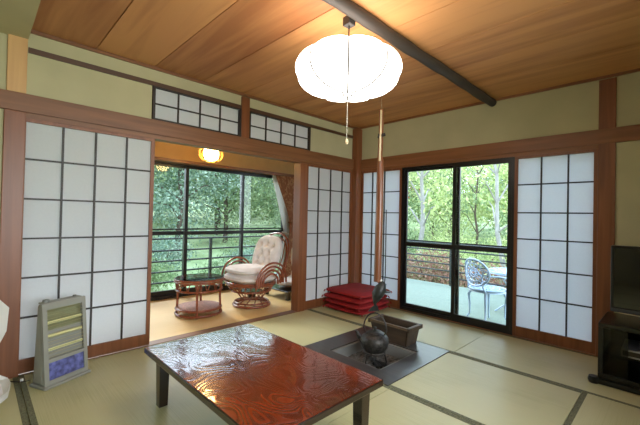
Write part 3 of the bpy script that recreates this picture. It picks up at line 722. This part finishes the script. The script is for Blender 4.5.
# ================================================================== OUTSIDE
TURF = plain('pale_green_balcony_turf', (112, 126, 112), .85, var=.06, nscale=30)
sbox('balcony_floor', TURF, ((-3.2, .12, -.35), (4.4, 2.86, -.15)))
def railing(name, label, p0, p1, zs, z0, z1, m, step=1.1, rr=.014):
    t = thing(name, label, 'railing', p0); d = Vector(p1) - Vector(p0); n_ = max(1, round(d.length / step))
    for z in zs: MB().tube([(0, 0, z), (d.x, d.y, z)], rr, 8).build('rail', m, t)
    for k in range(n_ + 1): e_ = d * (k / n_); MB().box((e_.x - .02, e_.y - .02, z0), (e_.x + .02, e_.y + .02, z1)).build('post', m, t)
    return t
RG = plain('dark_green_grey_rail', (44, 52, 50), .5)
railing('balcony_railing', 'dark metal railing with thin bars along the balcony edge', (-3.1, 2.78, 0), (4.3, 2.78, 0), [.0, .13, .26, .39, .52, .65], -.15, .66, RG)
railing('veranda_railing', 'grey green railing of horizontal bars outside the veranda window', (-2.3, -5.3, 0), (-2.3, .1, 0), [.08, .24, .40, .56, .74], -.35, .75, RG)

WM = plain('pale_blue_white_cast_metal', (176, 196, 216), .45, var=.03)
def garden_chair():
    t = thing('garden_chair', 'pale cast metal garden chair with pierced oval back nearest the balcony door', 'garden chair', (1.47, .80, -.15), math.radians(150), 'pale cast metal garden chairs on the balcony')
    # local: faces -y, back at +y
    q = MB(); q.tube([(p[0] * .21, p[1] * .21, .43) for p in circ(1, 0)], .011, 8, True).tube([(p[0] * .14, p[1] * .14, .43) for p in circ(1, 0)], .007, 6, True).tube([(p[0] * .07, p[1] * .07, .43) for p in circ(1, 0)], .007, 6, True)
    for k in range(16): a = k * PI / 8; q.tube([(.03 * math.cos(a), .03 * math.sin(a), .43), (.12 * math.cos(a + .2), .12 * math.sin(a + .2), .43), (.205 * math.cos(a), .205 * math.sin(a), .43)], .006, 6)
    q.lathe([(0, .42), (.205, .42), (.215, .40), (.205, .40), (0, .415)], 28)
    q.build('seat', WM, t, True)
    for k in range(4):
        a = PI / 4 + k * PI / 2; c, s_ = math.cos(a), math.sin(a)
        MB().tube([(.17 * c, .17 * s_, .42), (.215 * c, .215 * s_, .34), (.20 * c, .20 * s_, .22), (.20 * c, .20 * s_, .10), (.25 * c, .25 * s_, .012)], [.016, .018, .013, .011, .013], 8).build('leg', WM, t, True)
    def B(u, v): return (u, .19 + .10 * v - .06 * (u / .22) ** 2, .43 + v)
    q = MB(); cz = .205
    q.tube([B(.215 * math.cos(a), cz + .165 * math.sin(a)) for a in [2 * PI * k / 28 for k in range(28)]], .012, 8, True)
    for rr2 in (.14, .075): q.tube([B(rr2 * math.cos(a), cz + rr2 * .78 * math.sin(a)) for a in [2 * PI * k / 20 for k in range(20)]], .008, 6, True)
    for k in range(12):
        a = 2 * PI * k / 12
        q.tube([B(r2 * math.cos(a + w2), cz + r2 * .78 * math.sin(a + w2)) for r2, w2 in ((.03, 0), (.08, .3), (.14, .1), (.205, .35))], .006, 6)
        q.tube([B(.172 * math.cos(a) + .028 * math.cos(b), cz + .138 * math.sin(a) + .024 * math.sin(b)) for b in [2 * PI * j / 8 for j in range(8)]], .005, 5, True)
    for s in (-1, 1): q.tube([B(s * .16, -.02), B(s * .13, .04), B(s * .16, .12)], .011, 8)
    q.build('backrest', WM, t, True)
    for s in (-1, 1): MB().tube([B(s * .20, .18), (s * .27, .08, .62), (s * .28, -.06, .60), (s * .25, -.12, .53), (s * .20, -.09, .43)], .010, 8).build('arm', WM, t, True)
    return t
gc = garden_chair()
c2 = copy_tree(gc); c2.location = (1.10, 1.95, -.15); c2.rotation_euler.z = math.radians(60)
c2['label'] = 'pale cast metal garden chair behind the balcony table, partly hidden'
c2.location = (1.62, 2.30, -.15); c2.rotation_euler.z = math.radians(-20)
t = thing('garden_table', 'round pale cast metal table on the balcony between the garden chairs', 'garden table', (1.56, 1.62, -.15))
t.scale = (1, 1, .86)
q = MB()
for r2 in (.36, .27, .18, .09): q.tube(circ(r2, .66), .010 if r2 > .3 else .007, 8, True)
for k in range(24): a = k * PI / 12; q.tube([(.05 * math.cos(a), .05 * math.sin(a), .66), (.2 * math.cos(a + .2), .2 * math.sin(a + .2), .66), (.36 * math.cos(a), .36 * math.sin(a), .66)], .007, 6)
q.lathe([(0, .645), (.36, .645), (.365, .63), (.35, .63), (0, .64)], 36)
q.build('tabletop', WM, t, True)
for k in range(4):
    a = k * PI / 2 + .6; c, s_ = math.cos(a), math.sin(a)
    MB().tube([(.05 * c, .05 * s_, .63), (.16 * c, .16 * s_, .52), (.06 * c, .06 * s_, .32), (.12 * c, .12 * s_, .14), (.27 * c, .27 * s_, .012)], .013, 8).build('leg', WM, t, True)

# ground
def terrain():
    q = MB(); n_ = 60; g = []
    for i in range(n_ + 1):
        row = []
        for j in range(n_ + 1):
            x = -50 + 75 * i / n_; y_ = -20 + 75 * j / n_
            d = max(0, -x - 6, ) ; e2 = max(0, y_ - 6)
            z = -1.0 + .10 * d + .10 * e2 + .15 * math.sin(x * .7) * math.cos(y_ * .6)
            if x > -2.4 and y_ < 2.9: z = min(z, -.9)
            if x < -8: z += .3 * math.sin(y_ * .4)
            row.append(q.bm.verts.new((x, y_, z)))
        g.append(row)
    for i in range(n_):
        for j in range(n_): q.bm.faces.new([g[i][j], g[i + 1][j], g[i + 1][j + 1], g[i][j + 1]])
    return q
gm = N('mossy_lawn'); n1 = gm.n('ShaderNodeTexNoise', Scale=.6, Detail=6.0); gm.l(gm.coords(), n1.inputs['Vector'])
gm.l(gm.ramp(n1.outputs[0], [(.35, s2l((104, 118, 76))), (.5, s2l((148, 166, 112))), (.68, s2l((188, 200, 150)))]), gm.b.inputs['Base Color']); gm.b.inputs['Roughness'].default_value = .9
struct(terrain().build('ground', gm.m, None, True))
def gz(x, y_): return -1.0 + .10 * max(0, -x - 6) + .10 * max(0, y_ - 6) + .15 * math.sin(x * .7) * math.cos(y_ * .6) + (.3 * math.sin(y_ * .4) if x < -8 else 0)

rng = np.random.default_rng(3)
def leaves(name, m, parent, blobs, n_, size):
    """blobs: list of (centre, radii). n_ small leaf quads spread through their shells"""
    w_ = np.array([b[1][0] * b[1][1] + b[1][1] * b[1][2] for b in blobs]); idx = rng.choice(len(blobs), n_, p=w_ / w_.sum())
    C = np.array([b[0] for b in blobs])[idx]; R_ = np.array([b[1] for b in blobs])[idx]
    d = rng.normal(size=(n_, 3)); d /= np.linalg.norm(d, axis=1)[:, None]
    P = C + d * R_ * (rng.random((n_, 1)) ** .4) * (1 + .12 * rng.normal(size=(n_, 1)))
    a = rng.normal(size=(n_, 3)); a /= np.linalg.norm(a, axis=1)[:, None]; b = np.cross(a, rng.normal(size=(n_, 3))); b /= np.linalg.norm(b, axis=1)[:, None]
    s = size * (.6 + .8 * rng.random((n_, 1)))
    V = np.stack([P - a * s, P + b * s * .5, P + a * s, P - b * s * .5], 1).reshape(-1, 3)
    me = bpy.data.meshes.new(name); me.from_pydata(V.tolist(), [], np.arange(n_ * 4).reshape(-1, 4).tolist()); me.materials.append(m)
    o = bpy.data.objects.new(name, me); COL.objects.link(o); o.parent = parent; return o
FO = [foliage('deep_green_leaves', [(76, 98, 72), (104, 128, 94), (138, 158, 120)]),
      foliage('mid_green_leaves', [(100, 122, 86), (136, 156, 112), (172, 186, 140)]),
      foliage('yellow_green_leaves', [(146, 166, 104), (184, 196, 132), (214, 218, 166)]),
      foliage('autumn_leaves', [(176, 96, 60), (206, 140, 84), (150, 150, 84)]),
      foliage('blue_green_leaves', [(100, 124, 106), (134, 156, 136), (178, 194, 172)]),
      foliage('azalea_leaves', [(132, 96, 88), (168, 122, 108), (130, 132, 96), (196, 158, 142)])]
BARK = [wood('dark_bark', (62, 52, 44), (96, 82, 70), (10, 10, 2), .9), wood('pale_bark', (128, 124, 120), (168, 164, 158), (10, 10, 3), .8)]
def tree(x, y_, h, cr, fo, label, name='garden_tree', trunk=.12, bark=0, n_=2600, leaf=.09, cz=.62, lean=(0, 0), low=.25, cap=0):
    z = gz(x, y_)
    if cap: h = min(h, 1.1 + cap * math.hypot(x - 3.1, y_ + 3.8) - z); cr = min(cr, h * .5)
    t = thing(name, label, 'tree', (x, y_, z), 0, 'trees in the garden')
    q = MB(); top = Vector((lean[0], lean[1], h * .9))
    ax = [top * (k / 7) + Vector((.05 * h / 6 * math.sin(k * 2.1 + x), .05 * h / 6 * math.cos(k * 1.7 + y_), 0)) * (k > 0) for k in range(8)]
    q.tube([ax[0] - Vector((0, 0, .3))] + ax, [trunk * 1.25] + [trunk * (1 - .1 * k) for k in range(8)], 10); q.build('trunk', BARK[bark], t, True)
    q = MB(); blobs = []
    for k in range(9):
        a = k * 2.4 + x; b = ax[min(7, 2 + k * 5 // 9)]; r = cr * (.55 + .35 * random.random())
        e_ = b + Vector((r * math.cos(a), r * math.sin(a), h * (.06 + .12 * random.random())))
        q.tube([b, (b + e_) / 2 + Vector((0, 0, .04 * h)), e_], [trunk * .38, trunk * .25, trunk * .1], 6)
        s = cr * (.42 + .25 * random.random()); blobs.append((tuple(e_), (s, s, s * .7)))
    q.build('branches', BARK[bark], t, True)
    blobs.append(((top.x, top.y, h * .85), (cr * .6, cr * .6, h * .16))); blobs.append(((top.x * .6, top.y * .6, h * cz), (cr * .8, cr * .8, h * low)))
    if n_: leaves('crown', FO[fo], t, blobs, n_, leaf)
    return t
def shrub(x, y_, r, h, fo, label, n_=3600, leaf=.035, group='shrubs in the garden'):
    z = gz(x, y_); t = thing('garden_shrub', label, 'shrub', (x, y_, z), 0, group)
    q = MB()
    for k in range(6):
        a = k * 1.05; q.tube([(0, 0, -.1), (r * .3 * math.cos(a), r * .3 * math.sin(a), h * .4), (r * .6 * math.cos(a), r * .6 * math.sin(a), h * .8)], [.02, .015, .006], 6)
    q.build('stems', BARK[0], t, True)
    leaves('foliage', FO[fo], t, [((0, 0, h * .5), (r, r, h * .5)), ((r * .3, .1, h * .6), (r * .7, r * .7, h * .42)), ((-r * .3, -.1, h * .45), (r * .7, r * .75, h * .45))], n_, leaf)
# seen through the veranda window
def pane(x, y_):
    d = Vector((x, y_, 1.1)) - M.translation; px = 320 + 351.27 * d.dot(RR) / max(.1, d.dot(F))
    if px < 184: return 'leftmost veranda pane'
    if px < 240: return 'middle veranda pane'
    if px < 357: return 'right veranda pane'
    if px < 455: return 'left pane of the balcony door'
    return 'right pane of the balcony door'
CNT = {}; ORD = ['nearest', 'second nearest', 'third nearest', 'fourth nearest', 'fifth nearest', 'sixth nearest', 'farthest']
def plant_label(kind, fo, x, y_):
    k = (kind, fo, pane(x, y_)); CNT[k] = CNT.get(k, -1) + 1
    return ORD[min(6, CNT[k])] + ' ' + FN[fo] + ' ' + kind + ' through the ' + k[2]
def dist(q_): return math.hypot(q_[0] - 3.1, q_[1] + 3.8)
FN = ['dark green', 'mid green', 'yellow green', 'orange autumn', 'blue green', 'reddish']
left = [(-9.5, 1.5, 5.5, 1.9, 4), (-11, 4.2, 6, 2.2, 1), (-9, 6.6, 5.6, 1.9, 1), (-13.5, 1.0, 7.5, 2.6, 0), (-14.5, 5.6, 8, 2.8, 4), (-13, 9.2, 7.5, 2.6, 0), (-19, 2.5, 10, 3.6, 1), (-19.5, 8.5, 10.5, 3.8, 0), (-18, 13.5, 11, 3.8, 4),
        (-9.5, -1.2, 5.5, 2, 1), (-13, -3, 7, 2.6, 4), (-24, 6, 13, 5, 0), (-24, 13, 13, 5, 1), (-25, -1, 13, 5, 4)]
for i, (x, y_, h, cr, fo) in enumerate(sorted(left, key=dist)):
    tree(x, y_, h, cr, fo, plant_label('tree', fo, x, y_), trunk=.11, n_=9000, leaf=.058 + .005 * max(0, -x - 10), low=.42, cz=.45, cap=(.22, .29)[i % 2])
for i, (x, y_, r, h, fo) in enumerate(sorted([(-5.5, 1.2, .8, .9, 1), (-6.5, 2.6, .9, 1.1, 4), (-6.2, 4.6, .9, 1.3, 2), (-7.5, .2, .9, 1.2, 4), (-8, 3.6, 1.1, 1.5, 1), (-5.2, 3.6, .6, .8, 1), (-7, 5.8, 1, 1.5, 2), (-8, 7.5, 1.1, 1.7, 4), (-4.6, 2.2, .5, .6, 2), (-6, -.8, .8, .9, 1)], key=dist)):
    shrub(x, y_, r, h, fo, plant_label('rounded shrub', fo, x, y_))
# seen through the balcony door
right = [(-4.5, 12.5, 6, 2.1, 2), (-7, 15.5, 7.5, 2.7, 1), (-2.2, 15, 6.2, 2.2, 2), (-9.5, 12, 7, 2.4, 3), (-4.5, 19, 9, 3.2, 1), (-.5, 19, 7.5, 2.7, 2), (-10.5, 20, 10, 3.8, 2), (1.8, 14.5, 5.8, 2.0, 1), (-6.5, 9.6, 4.8, 1.6, 1), (3.5, 19, 7, 2.6, 2), (-14, 15, 9, 3.2, 0)]
for i, (x, y_, h, cr, fo) in enumerate(sorted(right, key=dist)):
    tree(x, y_, h, cr, fo, plant_label('tree', fo, x, y_), trunk=.07, n_=6500, leaf=.06 + .004 * max(0, y_ - 10), low=.38, cz=.48, cap=.165)
tree(-3.05, 7.2, 6.5, 1.5, 2, 'tree with thick pale trunk seen in the left half of the balcony door', trunk=.10, bark=1, n_=900, leaf=.09, low=.12, cz=.85)
tree(-.30, 6.9, 6.5, 1.6, 2, 'tree with leaning pale trunk near the right edge of the balcony door', trunk=.075, bark=1, n_=900, leaf=.08, low=.12, cz=.9, lean=(-.5, 0))
tree(-2.0, 9.2, 5.5, 1.2, 1, 'slim dark trunked tree in the middle of the right door pane', trunk=.05, bark=0, n_=900, leaf=.08, low=.12, cz=.85)
for i, (x, y_, r, h, fo) in enumerate(sorted([(-3.6, 4.6, .8, 1.25, 5), (-2.4, 4.3, .75, 1.2, 5), (-1.2, 4.5, .8, 1.3, 5), (0, 4.3, .8, 1.2, 5), (1.2, 4.4, .8, 1.25, 5), (2.3, 4.4, .8, 1.2, 1), (-4.8, 5.2, .9, 1.3, 5),
                                        (-4.2, 7.6, 1.2, 1.7, 1), (-1.9, 6.8, 1.1, 1.55, 2), (-.2, 7.8, 1.2, 1.7, 2), (1.5, 7.2, 1.1, 1.6, 1), (-6.5, 6.6, 1.2, 1.7, 2), (-3.2, 9.4, 1.3, 2.1, 2), (-.9, 10, 1.4, 2.1, 1), (1, 10.4, 1.4, 2.1, 2), (-5.6, 8.6, 1.1, 2.0, 5)], key=dist)):
    shrub(x, y_, r, h, fo, plant_label('low azalea shrub' if y_ < 5.3 else 'rounded shrub', fo, x, y_), n_=3800)
